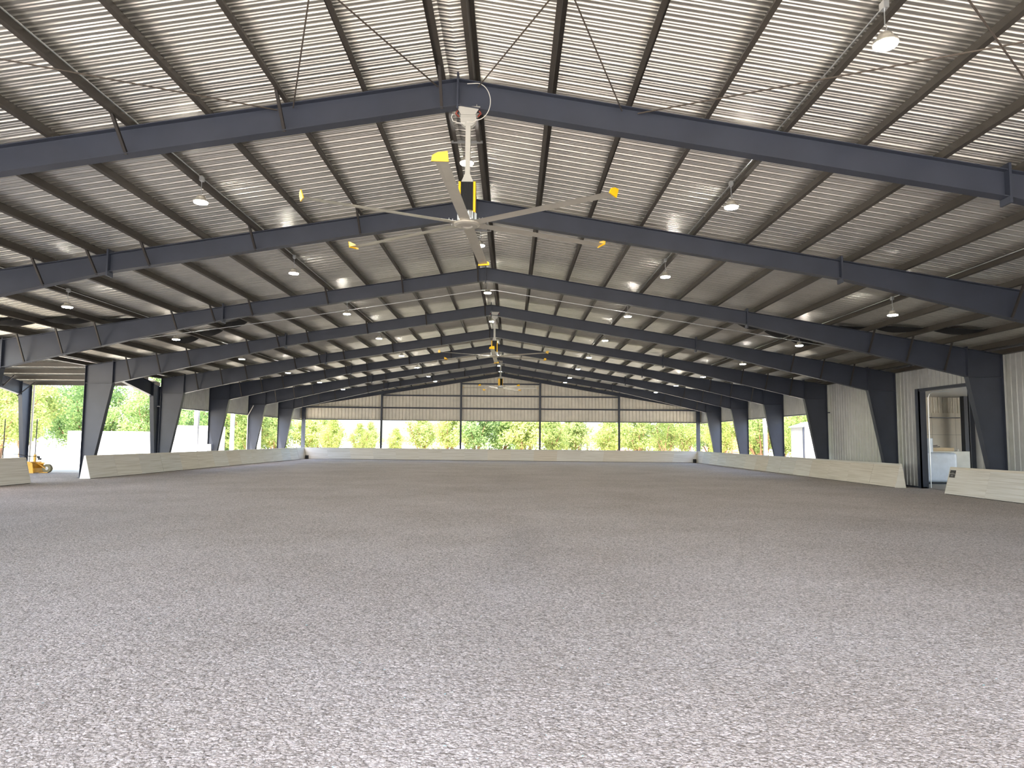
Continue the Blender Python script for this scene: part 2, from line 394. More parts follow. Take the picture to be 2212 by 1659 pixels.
# ------------------------------------------------------------------ high bay lights
def build_light():
    root = empty('high_bay_light', (0, 0, 0))
    b = MB(); b.lathe([(.03, .115), (.07, .11), (.085, .08), (.085, .05), (.13, .03), (.138, .0), (.13, -.008)], n=24); b.build('housing', M['alu'], root, smooth=False)
    l = MB(); l.lathe([(.128, -.010), (.122, -.026), (.06, -.034), (.01, -.036)], n=24); l.build('diffuser', M['lamp'], root)
    h = MB(); h.tube([(0, 0, .115), (0, 0, .15), (.02, 0, .17), (.02, 0, .2), (0, 0, .22), (0, 0, .43)], .007, 6); h.build('hook', M['galv'], root)
    j = MB(); j.box(-.03, .03, -.05, .05, .40, .49); j.build('junction_box', M['galv'], root)
    return root
def build_ridge_light():
    root = empty('high_bay_light', (0, 0, 0))
    b = MB(); b.lathe([(.03, .115), (.07, .11), (.085, .08), (.085, .05), (.13, .03), (.138, .0), (.13, -.008)], n=24); b.build('housing', M['alu'], root)
    l = MB(); l.lathe([(.128, -.010), (.122, -.026), (.06, -.034), (.01, -.036)], n=24); l.build('diffuser', M['lamp'], root)
    h = MB(); h.tube([(0, 0, .115), (0, 0, .40)], .007, 6); h.build('hook', M['galv'], root)
    c = MB(); c.box(-.30, .30, -.02, .02, .385, .425); c.build('cross_bar', M['galv'], root)
    return root
LY = [7.40, 12.83, 18.47, 24.55, 30.6, 37.0, 43.1, 49.2, 53.4]
lp, rp = build_light(), build_ridge_light(); used = [0, 0]
bayn = ['in the bay nearest the camera', 'in the second bay', 'in the third bay', 'in the fourth bay', 'in the fifth bay', 'in the sixth bay', 'in the seventh bay', 'in the eighth bay', 'in the last bay']
for x, rn in ((-11.1, 'outer left row'), (-5.03, 'inner left row'), (0, 'ridge row'), (5.03, 'inner right row'), (11.15, 'outer right row')):
    for i, y in enumerate(LY):
        if i == 0 and abs(x) != 5.03: continue
        if i == 1 and abs(x) > 11: continue
        k = 1 if x == 0 else 0
        base = (lp, rp)[k]
        o = base if not used[k] else copy_tree(base); used[k] = 1
        o.location = (x, y, 7.0 - SL * abs(x))
        tag(o, 'lit round high bay light, %s, %s' % (rn, bayn[i]), 'light', 'high bay lights under the roof')

# ------------------------------------------------------------------ ceiling fans
def build_fan():
    root = empty('ceiling_fan', (0, 0, 0))          # origin at the hub, z up
    H = 1.88
    b = MB()
    b.prism([(-.19, H), (.19, H), (.11, H - .13), (-.11, H - .13)], -.075, -.067)
    b.prism([(-.19, H), (.19, H), (.11, H - .13), (-.11, H - .13)], .067, .075)
    b.box(-.19, .19, -.075, .075, H - .004, H + .006)
    b.box(-.12, .12, -.06, .06, H - .16, H - .13)
    for s in (-.04, .04):
        b.prism([(-.13, H - .15), (.13, H - .15), (.12, H - .24), (.06, H - .30), (-.06, H - .30), (-.12, H - .24)], s - .005, s + .005)
    for sx in (-.13, .13): b.tube([(sx, 0, H - .02), (sx, 0, H + .07)], .008, 6)
    b.build('mounting_bracket', M['fanwhite'], root)
    a = MB()
    for s in (-1, 1):
        a.tube([(s * .17, -.03, H - .05), (s * .20, -.03, H - .09), (s * .15, .02, H - .12)], .013, 6)
    a.build('beam_clamp', M['red'], root)
    t = MB(); t.box(-.04, .04, -.04, .04, .74, H - .2); t.build('down_tube', M['fanwhite'], root, bevel=.006)
    c = MB(); c.prism([(-.04, .80), (.04, .80), (.10, .66), (-.10, .66)], -.05, .05); c.build('tube_foot', M['fanwhite'], root)
    f = MB()
    for k in range(9): f.box(-.088 + k * .022 - .004, -.088 + k * .022 + .004, -.1, .1, .22, .655)
    f.box(-.095, .095, -.08, .08, .20, .66); f.build('drive_fins', M['black'], root)
    for s in (-1, 1):
        y = MB(); y.box(s * .115 - .018, s * .115 + .018, -.1, .1, .17, .66); y.build('drive_cover', M['yellow'], root, bevel=.006)
    g = MB(); g.lathe([(.08, .03), (.135, .04), (.145, .07), (.145, .17), (.125, .20), (.08, .205)], n=24)
    for k in range(14):
        an = 2 * PI * k / 14; g.bar((math.cos(an) * .146, math.sin(an) * .146, .06), (math.cos(an) * .146, math.sin(an) * .146, .18), .012)
    g.build('gear_motor', M['galv'], root)
    h = MB(); h.lathe([(.03, .03), (.18, .03), (.205, .015), (.205, -.01), (.17, -.03), (.09, -.035), (.075, -.015), (.03, -.01)], n=32); h.build('hub', M['alu'], root, smooth=False)
    for k in range(6):
        an = R(24.4 + 2.0 + 60 * k)
        bm_ = MB(); R0, R1 = .16, 2.5; n = 10
        mt = Matrix.Rotation(an, 4, 'Z')
        sec = [(-.085, 0), (-.04, .016), (.03, .014), (.085, -.002), (.03, .0), (-.04, .002)]
        pt = R(-5)
        for i in range(n + 1):
            r = R0 + (R1 - R0) * i / n
            for (u, w) in sec:
                yy = u * math.cos(pt) - w * math.sin(pt); zz = u * math.sin(pt) + w * math.cos(pt)
                bm_.v.append(tuple(mt @ Vector((r, yy, zz + .012))))
        ns = len(sec)
        fs = [(i * ns + j, i * ns + (j + 1) % ns, (i + 1) * ns + (j + 1) % ns, (i + 1) * ns + j) for i in range(n) for j in range(ns)]
        fs += [tuple(range(ns)), tuple(range(n * ns, n * ns + ns))]
        bm_.f += fs; bm_.mi += [0] * len(fs)
        bl = bm_.build('blade', M['alu'], root)
        w = MB(); poly = [(-.115, -.02), (-.10, .045), (-.03, .075), (.09, .085), (.10, -.03)]
        a0 = [mt @ Vector((R1 + .0 + (.035 * max(0, p[1]) / .08), p[0], p[1] + .012)) for p in poly]
        a1 = [mt @ Vector((R1 + .014 + (.035 * max(0, p[1]) / .08), p[0], p[1] + .012)) for p in poly]
        nn = len(poly)
        w.add(a0 + a1, [tuple(range(nn))[::-1], tuple(range(nn, 2 * nn))] + [(i, (i + 1) % nn, nn + (i + 1) % nn, nn + i) for i in range(nn)])
        wg = w.build('winglet', M['yellow'], bl); wg['label'] = 'yellow winglet'
        kn = MB(); p = mt @ Vector((.30, 0, .03)); kn.tube([p, p + Vector((0, 0, .03))], .008, 6); q = mt @ Vector((.24, 0, .03)); kn.tube([q, q + Vector((0, 0, .03))], .008, 6)
        kn.build('blade_bolt', M['galv'], bl)
    return root
fan = build_fan(); hz = 5.10
fan.location = (.17, FY[1], hz)
tag(fan, 'big six-blade ceiling fan with yellow winglets hanging from the nearest frame', 'ceiling fan', 'large ceiling fans along the ridge')
cb = MB(); pts = []
for i in range(33):
    a = -PI * .52 + PI * 1.0 * i / 32
    pts.append((.13 + .22 * math.cos(a) , -.14, 1.93 + .30 * math.sin(a) * (1 if a > 0 else 1)))
pts = [(-.02, -.05, 1.64), (.08, -.08, 1.62)] + pts[1:] + [(-.02, -.1, 2.24)]
cb.tube(pts, .0065, 6)
cb.tube([(-.05, -.05, 1.62), (-.16, -.06, 1.62), (-.24, -.03, 1.66), (-.27, 0, 1.74), (-.26, .02, 1.80)], .0065, 6)
cb.build('power_cable', M['white'], fan)
f2 = copy_tree(fan)
for ch in list(f2.children):
    if ch.name.startswith('power_cable'): bpy.data.objects.remove(ch)
f3 = copy_tree(f2)
f2.location = (.15, FY[4], 5.24); f2.rotation_euler.z = R(3)
tag(f2, 'middle ceiling fan with yellow tips, dark against the frames halfway down the hall', 'ceiling fan', 'large ceiling fans along the ridge')
f3.location = (.13, FY[7], 5.24); f3.rotation_euler.z = R(32)
tag(f3, 'farthest ceiling fan, pale blades in front of the end wall sheeting', 'ceiling fan', 'large ceiling fans along the ridge')

# ------------------------------------------------------------------ wall sheeting
def vsheet(name, axis, c, t0, t1, zlo, zhi, out, mat, pitch=.25, groove=False, minor=True):
    """ribbed sheet; axis 'x': plane x=c running in y;  'y': plane y=c running in x. out=+-1 rib direction"""
    m = MB(); pr = groove_profile(t0, t1, pitch) if groove else rib_profile(t0, t1, pitch, .05, minor); vs = []
    for t, h in pr:
        for zf in (zlo, zhi):
            z = zf(t) if callable(zf) else zf
            vs.append((c + out * h, t, z) if axis == 'x' else (t, c + out * h, z))
    fs = [(2 * i, 2 * i + 1, 2 * i + 3, 2 * i + 2) for i in range(len(pr) - 1)]
    m.add(vs, fs); return m
SB = 3.32
wf = vsheet('wall_far', 'y', YEND + .16, -17.2, 17.2, SB, lambda x: RZ - SL * abs(x) - .01, 1, None, .29, True)
wfo = struct(wf.build('wall_far', M['endsheet'], recalc=False))
bays = [(-17.0, -10.28), (-10.12, -3.5), (-3.34, 3.26), (3.42, 10.02), (10.18, 17.0)]
for (a, b) in bays:
    for z in ([4.38, 5.45] + ([6.5] if a == -3.34 else [])):
        if z + .1 > ztop(min(abs(a), abs(b))) - .27: continue
        # clip girt where the rafter comes down
        lim = (ZR - .27 - z) / SL
        aa, bb = max(a, -lim), min(b, lim)
        if bb - aa < .3: continue
        g = MB(); g.box(aa, bb, YEND - .04, YEND + .15, z, z + .012).box(aa, bb, YEND + .13, YEND + .142, z - .06, z + .06).box(aa, bb, YEND - .05, YEND - .04, z - .04, z + .03)
        g.build('girt', M['steel'], wfo)
g = MB(); g.box(-17, 17, YEND - .04, YEND + .2, SB - .03, SB + .03); g.build('sill_girt', M['steel'], wfo)
ZE = ztop(HALF) + .16
for s, nm in ((-1, 'left'), (1, 'right')):
    w = vsheet('', 'x', s * 17.17, FY[5] + (.5 if s > 0 else .58), YEND + .24, 3.28, ZE, s, None)
    wo = struct(w.build('wall_%s' % nm, M['wallsheet'], recalc=False))
    g = MB(); x0, x1 = sorted((s * 17.0, s * 17.2)); g.box(x0, x1, FY[5], YEND, 3.25, 3.30); g.build('sill_girt', M['steel'], wo)
# solid ribbed wall on the right with the doorway
DY0, DY1, DZ = 24.40, 27.32, 3.80
m = vsheet('', 'x', 17.17, YNEAR, DY0, 0, ZE, 1, None, minor=False)
m2 = vsheet('', 'x', 17.17, DY1, FY[5] + .6, 0, ZE, 1, None, minor=False); m.add(m2.v, m2.f)
m3 = vsheet('', 'x', 17.17, DY0, DY1, DZ, ZE, 1, None, minor=False); m.add(m3.v, m3.f)
ws = struct(m.build('wall_right_solid', M['wallsheet'], recalc=False))
t = MB(); t.box(17.02, 17.2, DY1, FY[5], 0, .05); struct(t.build('trim_1', M['steel']))
d = MB()
d.box(16.98, 17.25, DY1 - .0, DY1 + .06, 0, DZ + .1).box(16.98, 17.02, DY1 - .0, DY1 + .26, 0, DZ + .1)
d.box(16.98, 17.25, DY0 - .05, DY0, 0, DZ + .1).box(16.98, 17.02, DY0 - .1, DY0, 0, DZ)
d.box(16.98, 17.25, DY0 - .05, DY1 + .06, DZ, DZ + .1)
dr = struct(d.build('door_1', M['steel']))
tk = MB(); tk.tube([(17.30, DY1 - .06, 0.02), (17.30, DY1 - .06, DZ - .25), (17.36, DY1 - .06, DZ - .1), (17.5, DY1 - .06, DZ - .02), (18.2, DY1 - .06, DZ)], .017, 8)
tk.build('door_track', M['galv'], dr)

# storage room behind the doorway
RY = 35.3
m = MB(); m.box(17.2, 27, 20, 36, -.02, .0); struct(m.build('floor_room', M['concrete']))
# back wall: boards below, ribbed sheet above
m = MB(); m.box(17.3, 27, RY, RY + .05, 0, 3.30)
rb = struct(m.build('wall_room_back', M['cream']))
for z in (1.1, 2.2):
    q = MB(); q.box(17.3, 27, RY - .006, RY, z - .008, z + .008); q.build('panel_joint', M['concrete'], rb)
for x in (19.9, 21.1, 22.3, 23.5, 24.7):
    q = MB(); q.box(x - .006, x + .006, RY - .006, RY, 0, 3.3); q.build('panel_joint', M['concrete'], rb)
m = vsheet('', 'y', RY, 17.3, 27, 3.30, 4.25, 1, None); struct(m.build('wall_room_upper', M['endsheet'], recalc=False))
m = MB(); pr = rib_profile(20, 36); vs = []
for y, h in pr:
    for x in (17.25, 27): vs.append((x, y, 4.22 + h - .02 * (x - 17)))
m.add(vs, [(2 * i, 2 * i + 1, 2 * i + 3, 2 * i + 2) for i in range(len(pr) - 1)])
struct(m.build('ceiling_room', M['roof'], recalc=False))
p = MB(); p.box(23.25, 23.55, 34.2, 34.5, 0, 4.1)
tag(p.build('room_post', M['steel']), 'dark steel post at the back of the storage room seen through the doorway', 'post')
p = MB(); p.box(21.9, 23.3, 34.6, 34.9, 3.02, 3.06)
tag(p.build('wall_shelf', M['steel']), 'thin dark shelf bracket high on the storage room wall', 'shelf')
m = vsheet('', 'x', 27.0, 28.5, 36, 0, 4.0, 1, None); struct(m.build('wall_room_right', M['endsheet'], recalc=False))  # unseen wall, stopped short so daylight through the gap brightens the room
m = vsheet('', 'y', 20.0, 17.3, 27, 0, 4.2, -1, None); struct(m.build('wall_room_front', M['endsheet'], recalc=False))
# wrapped bale, board crate, boxes, roll
def rounded(name, x0, x1, y0, y1, z0, z1, mat, bev, label, cat, group=None):
    b = MB(); b.box(x0, x1, y0, y1, z0, z1)
    o = b.build(name, mat, bevel=bev); o.modifiers['bevel'].segments = 4
    return tag(o, label, cat, group)
rounded('wrapped_bale', 18.6, 20.35, 30.3, 31.6, .06, 1.36, M['wrap'], .14, 'tall bale in shiny white plastic wrap just inside the doorway', 'bale')
p = MB(); p.box(18.55, 20.4, 30.25, 31.65, 0, .06); tag(p.build('pallet', M['black']), 'dark pallet under the plastic wrapped bale', 'pallet')
rounded('storage_crate', 20.2, 22.2, 31.9, 33.4, 0, 1.40, M['crate'], .015, 'pale square crate behind the wrapped bale', 'crate')
m = MB(); m.box(-.85, .85, -.5, .5, 0, .16); bx = m.build('flat_box', M['card'], bevel=.01, loc=(20.5, 32.6, 1.40)); bx.rotation_euler.z = .1
tag(bx, 'flat open tan box lying on the pale crate', 'box')
m = MB(); m.bar((20.0, 32.5, 1.60), (20.9, 32.65, 1.66), .05, .03); m.bar((20.2, 32.4, 1.585), (21.1, 32.8, 1.60), .05, .03)
tag(m.build('wood_scrap', M['brace']), 'dark stick lying on the flat tan box', 'stick')
m = MB(); m.lathe([(.05, 0), (.055, .03), (.055, .09), (.02, .11)], n=12); tag(m.build('small_jar', M['white'], loc=(21.55, 32.2, 1.40)), 'small round white jar at the right end of the crate top', 'jar')
m = MB(); m.lathe([(.17, 0), (.17, .62), (.04, .62)], n=20); tag(m.build('plastic_roll', M['wrap'], loc=(19.5, 31.0, 1.36)), 'upright roll of clear plastic on top of the wrapped bale', 'roll')

# ------------------------------------------------------------------ kick walls
def kick(y0, y1, x, side, label, cuts=None, endcap=True, loc=None):
    """A-shaped kick wall running along y; inner face leans outwards. side -1 left, +1 right"""
    root = empty('kick_wall', (side * x, (y0 + y1) / 2, 0), label, 'kick wall', 'wooden kick walls around the arena')
    L = y1 - y0; n = max(1, round(L / 2.0)); H = .94; cy = (y0 + y1) / 2
    for i in range(n):
        a, b = y0 + L * i / n - cy, y0 + L * (i + 1) / n - cy
        p = MB(); d = random.uniform(-.004, .004)
        poly = [(side * (0 + d), 0.02), (side * (.245 + d), H - .06), (side * (.265 + d), H - .06), (side * (.02 + d), .02)]
        p.prism(poly, a + .004, b - .004); p.build('board_panel', M['board'], root)
    c = MB(); c.prism([(side * .225, H - .065), (side * .235, H), (side * .31, H), (side * .30, H - .065)], y0 - cy, y1 - cy); c.build('cap_rail', M['board'], root)
    bk = MB(); bk.prism([(side * .27, H - .07), (side * .30, H - .07), (side * .44, 0), (side * .41, 0)], y0 - cy, y1 - cy); bk.build('back_panel', M['board'], root)
    if endcap:
        for yy, sg in ((y0 - cy, 1), (y1 - cy, -1)):
            e = MB(); e.prism([(side * .0, 0.01), (side * .24, H - .01), (side * .305, H - .01), (side * .44, .0)], yy, yy - sg * .02)
            eo = e.build('end_board', M['white'] if (side < 0 and sg > 0 and y0 > 20) else M['board'], root)
    gs = MB(); gs.box(min(side * .03, side * .1), max(side * .03, side * .1), y0 - cy, y1 - cy, 0, .045); gs.build('base_gap', M['black'], root)
    return root
KXR = 15.98; KXL = 16.15
kl2 = kick(28.35, 58.15, KXL, -1, 'long wooden kick wall down the left side, starting at the gate gap')
kl1 = kick(2.0, 25.35, KXL + .35, -1, 'wooden kick wall piece at the left picture edge, in front of the yellow machine')
kr2 = kick(27.45, 57.15, KXR, 1, 'long wooden kick wall down the right side, ending at the doorway')
kr1 = kick(2.0, 24.30, KXR, 1, 'pale kick wall piece at the right picture edge with two black plaques')
# far kick wall
root = empty('kick_wall', (0, 57.2, 0), 'pale wooden kick wall across the far end of the arena', 'kick wall', 'wooden kick walls around the arena')
xa, xb, ya, yb = -KXL - .02, KXR + .02, 58.0, 57.0
n = 17
for i in range(n):
    t0, t1 = i / n, (i + 1) / n
    p = MB(); P = []
    for t in (t0, t1):
        x = xa + (xb - xa) * t; y = ya + (yb - ya) * t - 57.2
        xt = x * 1.016; P += [(x, y, .02), (xt, y + .2, .88), (xt, y + .225, .88), (x, y + .025, .02)]
    p.add(P, [(0, 1, 2, 3), (7, 6, 5, 4), (0, 4, 5, 1), (1, 5, 6, 2), (2, 6, 7, 3), (3, 7, 4, 0)])
    p.build('board_panel', M['board'], root)
c = MB(); c.bar((xa - .2, ya - 57.2 + .26, .91), (xb + .2, yb - 57.2 + .26, .91), .14, .06); c.build('cap_rail', M['board'], root)
c = MB(); c.bar((xa, ya - 57.2 + .07, .02), (xb, yb - 57.2 + .07, .02), .06, .045); c.build('base_gap', M['black'], root)
# corner blocks
for x, y, nm in ((-16.0, 57.7, 'left'), (15.85, 56.75, 'right')):
    b = MB(); b.box(-.12, .12, -.1, .1, 0, .3)
    tag(b.build('corner_block', M['black'], loc=(x, y, 0), bevel=.02), 'small dark block at the foot of the far %s kick wall corner' % nm, 'block', 'blocks in the far corners')
# plaques on the near right kick wall
pq = empty('wall_plaque', (KXR + .16, 24.12, .72), 'pair of stacked black plaques on the right kick wall by the doorway', 'sign')
tl = math.atan(.245 / .86)
for z in (-.068, .068):
    b = MB(); b.box(-.008, .004, -.14, .14, z - .06, z + .06)
    pl = b.build('plate', M['plaque'], pq)
    for dz in ((-.012, .014) if z < 0 else (-.03,)):
        s_ = MB(); s_.box(-.0095, -.008, -.06, .06, z + dz - .007, z + dz + .005); s_.build('print_line', M['print'], pl)
pq.rotation_euler = (0, tl, 0)
pq.location = (KXR + .20 - .012, 24.12, .71)

# ------------------------------------------------------------------ left annex (lean-to) with its frames
AXS = 35.95
def az(y): return 4.33 + .17 * (AXS - y)
for X, lb in ((-17.42, 'dark steel annex frame close behind the left side of the arena, past the gate gap'), (-24.1, 'outer annex frame with a pale lit column at the far left edge')):
    r_ = empty('annex_portal_frame', (X, AXS, 0), lb, 'steel frame', 'frames of the left annex')
    c = MB()
    def W(poly, a, b): c.prism(poly, a, b, 'x')
    c = MB(); c.prism([(0, 0), (0, az(AXS)), (-.72, az(AXS - .72)), (-.72, 3.78), (-.28, 0)], -.006, .006, 'x')
    c.prism([(0, 0), (0, az(AXS)), (-.014, az(AXS)), (-.014, 0)], -.1, .1, 'x')
    c.prism([(-.28, 0), (-.72, 3.78), (-.736, 3.78), (-.296, 0)], -.1, .1, 'x')
    c.prism([(-.72, 3.72), (-.72, az(AXS - .72) + .05), (-.742, az(AXS - .72) + .05), (-.742, 3.72)], -.1, .1, 'x')
    c.build('column', M['steel'], r_)
    b = MB(); y1 = 27 - AXS
    b.prism([(-.72, 3.80), (-.72, az(AXS - .72) - .014), (y1, az(27) - .014), (y1, az(27) - .5)], -.006, .006, 'x')
    b.prism([(-.72, 3.80), (y1, az(27) - .5), (y1, az(27) - .514), (-.72, 3.786)], -.1, .1, 'x')
    b.prism([(-.72, az(AXS - .72)), (y1, az(27)), (y1, az(27) - .014), (-.72, az(AXS - .72) - .014)], -.1, .1, 'x')
    b.build('rafter', M['steel'], r_)
    if X < -20:
        q = MB(); q.bar((.55, -.5, az(AXS - .5) + .05), (.0, -.95, 3.72), .045); q.build('flange_brace', M['brace'], r_)
        q = MB(); q.bar((.5, -1.9, az(AXS - 1.9) + .05), (.0, -1.95, az(AXS - 1.95) - .5), .045); q.build('flange_brace', M['brace'], r_)
for i in range(8):
    y = AXS - .05 - i * 1.2
    m = MB(); z = az(y)
    m.box(-31, -17.35, y - .004, y + .004, z, z + .19).box(-31, -17.35, y - .06, y, z, z + .008).box(-31, -17.35, y, y + .06, z + .182, z + .19)
    tag(m.build('annex_purlin', M['purlin']), 'horizontal purlin under the left annex roof, %s from its far eave' % ORD[i], 'purlin', 'purlins of the left annex')
m = MB(); pr = rib_profile(-31.2, -17.4); vs = []
for x, h in pr:
    for y in (AXS + .3, 27.0, 20.0): vs.append((x, y, (az(y) if y >= 27 else az(27) - .17 * (27 - y)) + .19 + h))
m.add(vs, [(3 * i + j, 3 * i + j + 1, 3 * i + j + 4, 3 * i + j + 3) for i in range(len(pr) - 1) for j in (0, 1)])
struct(m.build('ceiling_annex', M['roof'], recalc=False))
m = MB(); m.tube([(-24.02, AXS + .15, -.02), (-24.02, AXS + .15, 4.35)], .05, 8); tag(m.build('downspout', M['cream']), 'cream downspout beside the outer annex column', 'downspout')

# thin poles and pipes
m = MB(); m.tube([(-16.95, 47.0, .02), (-16.95, 47.0, 3.2), (-16.6, 47.0, 3.9)], .03, 6)
tag(m.build('vertical_conduit', M['white']), 'thin white pipe down the edge of a left column near the far end', 'conduit')
m = MB(); m.box(-17.0, -16.72, 40.86, 40.96, .93, 1.32)
tag(m.build('switch_box', M['white'], bevel=.01), 'small white box on the foot of the sixth left column', 'box')

# white outer posts
for i, (x, y, lb) in enumerate(((-17.72, 41.09, 'leftmost of the three beyond the left kick wall'), (-18.05, 47.21, 'middle of the three beyond the left kick wall'), (-18.4, 53.27, 'rightmost of the three beyond the left kick wall'), (18.15, 47.21, 'the one outside the right side between two dark columns'))):
    m = MB(); m.box(x - .11, x + .11, y - .11, y + .11, 0, 4.3)
    tag(m.build('white_post', M['whitepost']), 'tall white square post, ' + lb, 'post', 'white posts outside the hall')

# ------------------------------------------------------------------ yellow arena machine behind the gate
mc = empty('arena_machine', (-21.9, 32.6, 0), 'yellow arena grooming machine with a small wheel in the left gate gap', 'machine')
h = MB(); h.prism([(-1.1, .50), (.58, .50), (.50, .10), (-1.0, .10)], -.35, .35); h.build('hopper', M['mach'], mc)
h = MB(); h.box(-1.12, .62, -.38, .38, .47, .51).box(-1.05, .55, -.36, -.35, .32, .35); h.build('hopper_rim', M['mach'], mc)
s_ = MB(); s_.prism([(.50, .47), (.70, .47), (.78, 0), (.38, 0)], -.4, -.36); s_.prism([(.50, .47), (.70, .47), (.78, 0), (.38, 0)], .36, .4); s_.box(.55, .78, -.36, .36, .02, .22); s_.build('side_frame', M['mach'], mc)
u = MB(); u.box(.50, .58, -.04, .04, .45, .85); u.box(.55, 1.0, -.04, .04, .42, .48); u.build('hitch_post', M['mach'], mc)
w = MB()
for k in range(24):
    pass
mt = Matrix.Translation((1.16, 0, .21)) @ Matrix.Rotation(PI / 2, 4, 'X')
n = 24; vs = []; prof = [(.08, -.07), (.20, -.08), (.21, 0), (.20, .08), (.08, .07)]
for r, z in prof:
    for k in range(n): vs.append(mt @ Vector((r * math.cos(2 * PI * k / n), r * math.sin(2 * PI * k / n), z)))
w.add(vs, [(i * n + k, i * n + (k + 1) % n, (i + 1) * n + (k + 1) % n, (i + 1) * n + k) for i in range(4) for k in range(n)]); wh = w.build('wheel', M['tyre'], mc)
w = MB(); vs = []; prof = [(.005, -.075), (.085, -.06), (.085, .06), (.005, .075)]
for r, z in prof:
    for k in range(12): vs.append(mt @ Vector((r * math.cos(2 * PI * k / 12), r * math.sin(2 * PI * k / 12), z)))
w.add(vs, [(i * 12 + k, i * 12 + (k + 1) % 12, (i + 1) * 12 + (k + 1) % 12, (i + 1) * 12 + k) for i in range(3) for k in range(12)]); w.build('wheel_rim', M['white'], wh)
w = MB(); w.bar((.75, -.1, .45), (1.12, -.1, .22), .04).bar((.85, -.1, .02), (1.25, -.1, .02), .05, .03); w.build('wheel_fork', M['mach'], mc)
for xx in (-.96, .54):
    w = MB(); w.tube([(xx, 0, .5), (xx, 0, 2.5)], .022, 6); w.build('marker_rod', M['black'], mc)
w = MB(); w.tube([(-.5, -.1, .86), (-.2, -.1, .86), (.1, -.1, .80), (.4, -.1, .76), (.56, -.05, .76), (.66, 0, .78), (.74, 0, .70), (.84, 0, .60)], .016, 6)
w.build('hydraulic_hose', M['black'], mc)
w = MB(); w.box(.66, .74, -.05, .05, .68, .78).box(.72, .82, -.05, .05, .60, .68); w.build('valve_block', M['black'], mc)

# ------------------------------------------------------------------ things outside
def container(x0, x1, y0, y1, z1, label):
    r_ = empty('shipping_container', ((x0 + x1) / 2, (y0 + y1) / 2, 0), label, 'container', 'white containers beyond the left side')
    a, b = (x1 - x0) / 2, (y1 - y0) / 2
    m = MB(); vs = []; pts = []
    t = -a
    while t < a - .01:
        pts += [(t, 0), (min(a, t + .1), 0), (min(a, t + .14), .03), (min(a, t + .24), .03)]; t += .28
    pts.append((a, 0))
    for px_, h in pts: vs += [(px_, -b + h, .12), (px_, -b + h, z1 - .08)]
    m.add(vs, [(2 * i, 2 * i + 2, 2 * i + 3, 2 * i + 1) for i in range(len(pts) - 1)])
    m.box(-a, a, -b + .05, b, .12, z1 - .02); m.build('body', M['container'], r_, recalc=False)
    f = MB(); f.box(-a, a, -b - .02, -b + .05, z1 - .1, z1).box(-a, a, -b - .02, -b + .05, 0, .14)
    for s in (-1, 1): f.box(s * a - .06, s * a + .06, -b - .03, -b + .06, 0, z1)
    f.build('corner_frame', M['container'], r_)
container(-29.0, -23.4, 47, 49.4, 2.06, 'low white container standing past the left gate gap')
container(-23.0, -19.6, 47.4, 49.8, 2.50, 'taller white container seen between two dark left columns')
# shed on the right
sh = empty('garden_shed', (20.3, 45, 0), 'small white ribbed shed with grey edges outside the right side', 'shed')
m = vsheet('', 'y', -1.0, -.9, .9, .05, lambda x: 2.75 + .28 * (1 - abs(x) / .9), 1, None, .18); m.build('front_wall', M['white'], sh, recalc=False)
m = MB(); m.box(-.88, .88, -.95, 1.0, .0, 2.72); m.build('body', M['white'], sh)
m = MB(); m.prism([(-1.0, 2.70), (0, 3.02), (1.0, 2.70), (1.0, 2.76), (0, 3.08), (-1.0, 2.76)], -1.1, 1.1); m.build('roof', M['galv'], sh)
m = MB(); m.box(-.93, -.86, -1.03, -.95, 0, 2.75).box(.05, .10, -1.03, -.95, 0, 2.9); m.build('edge_trim', M['steel'], sh)

# reddish fence beyond the far opening on the right
fe = empty('board_fence', (19, 84, 0), 'reddish board fence with dark posts behind the cedars at the far right', 'fence')
m = MB()
x = -9
while x < 12: m.box(x, x + .14, -.01, .01, .05, 2.15 + random.uniform(-.02, .02)); x += .15
m.build('boards', M['fence'], fe)
for k in range(9):
    m = MB(); m.box(-9 + k * 2.5, -8.88 + k * 2.5, -.08, -.02, 0, 2.25); m.build('post', M['fencedark'], fe)
for z in (.45, 1.9):
    m = MB(); m.box(-9, 12, -.05, -.01, z, z + .08); m.build('rail', M['fencedark'], fe)

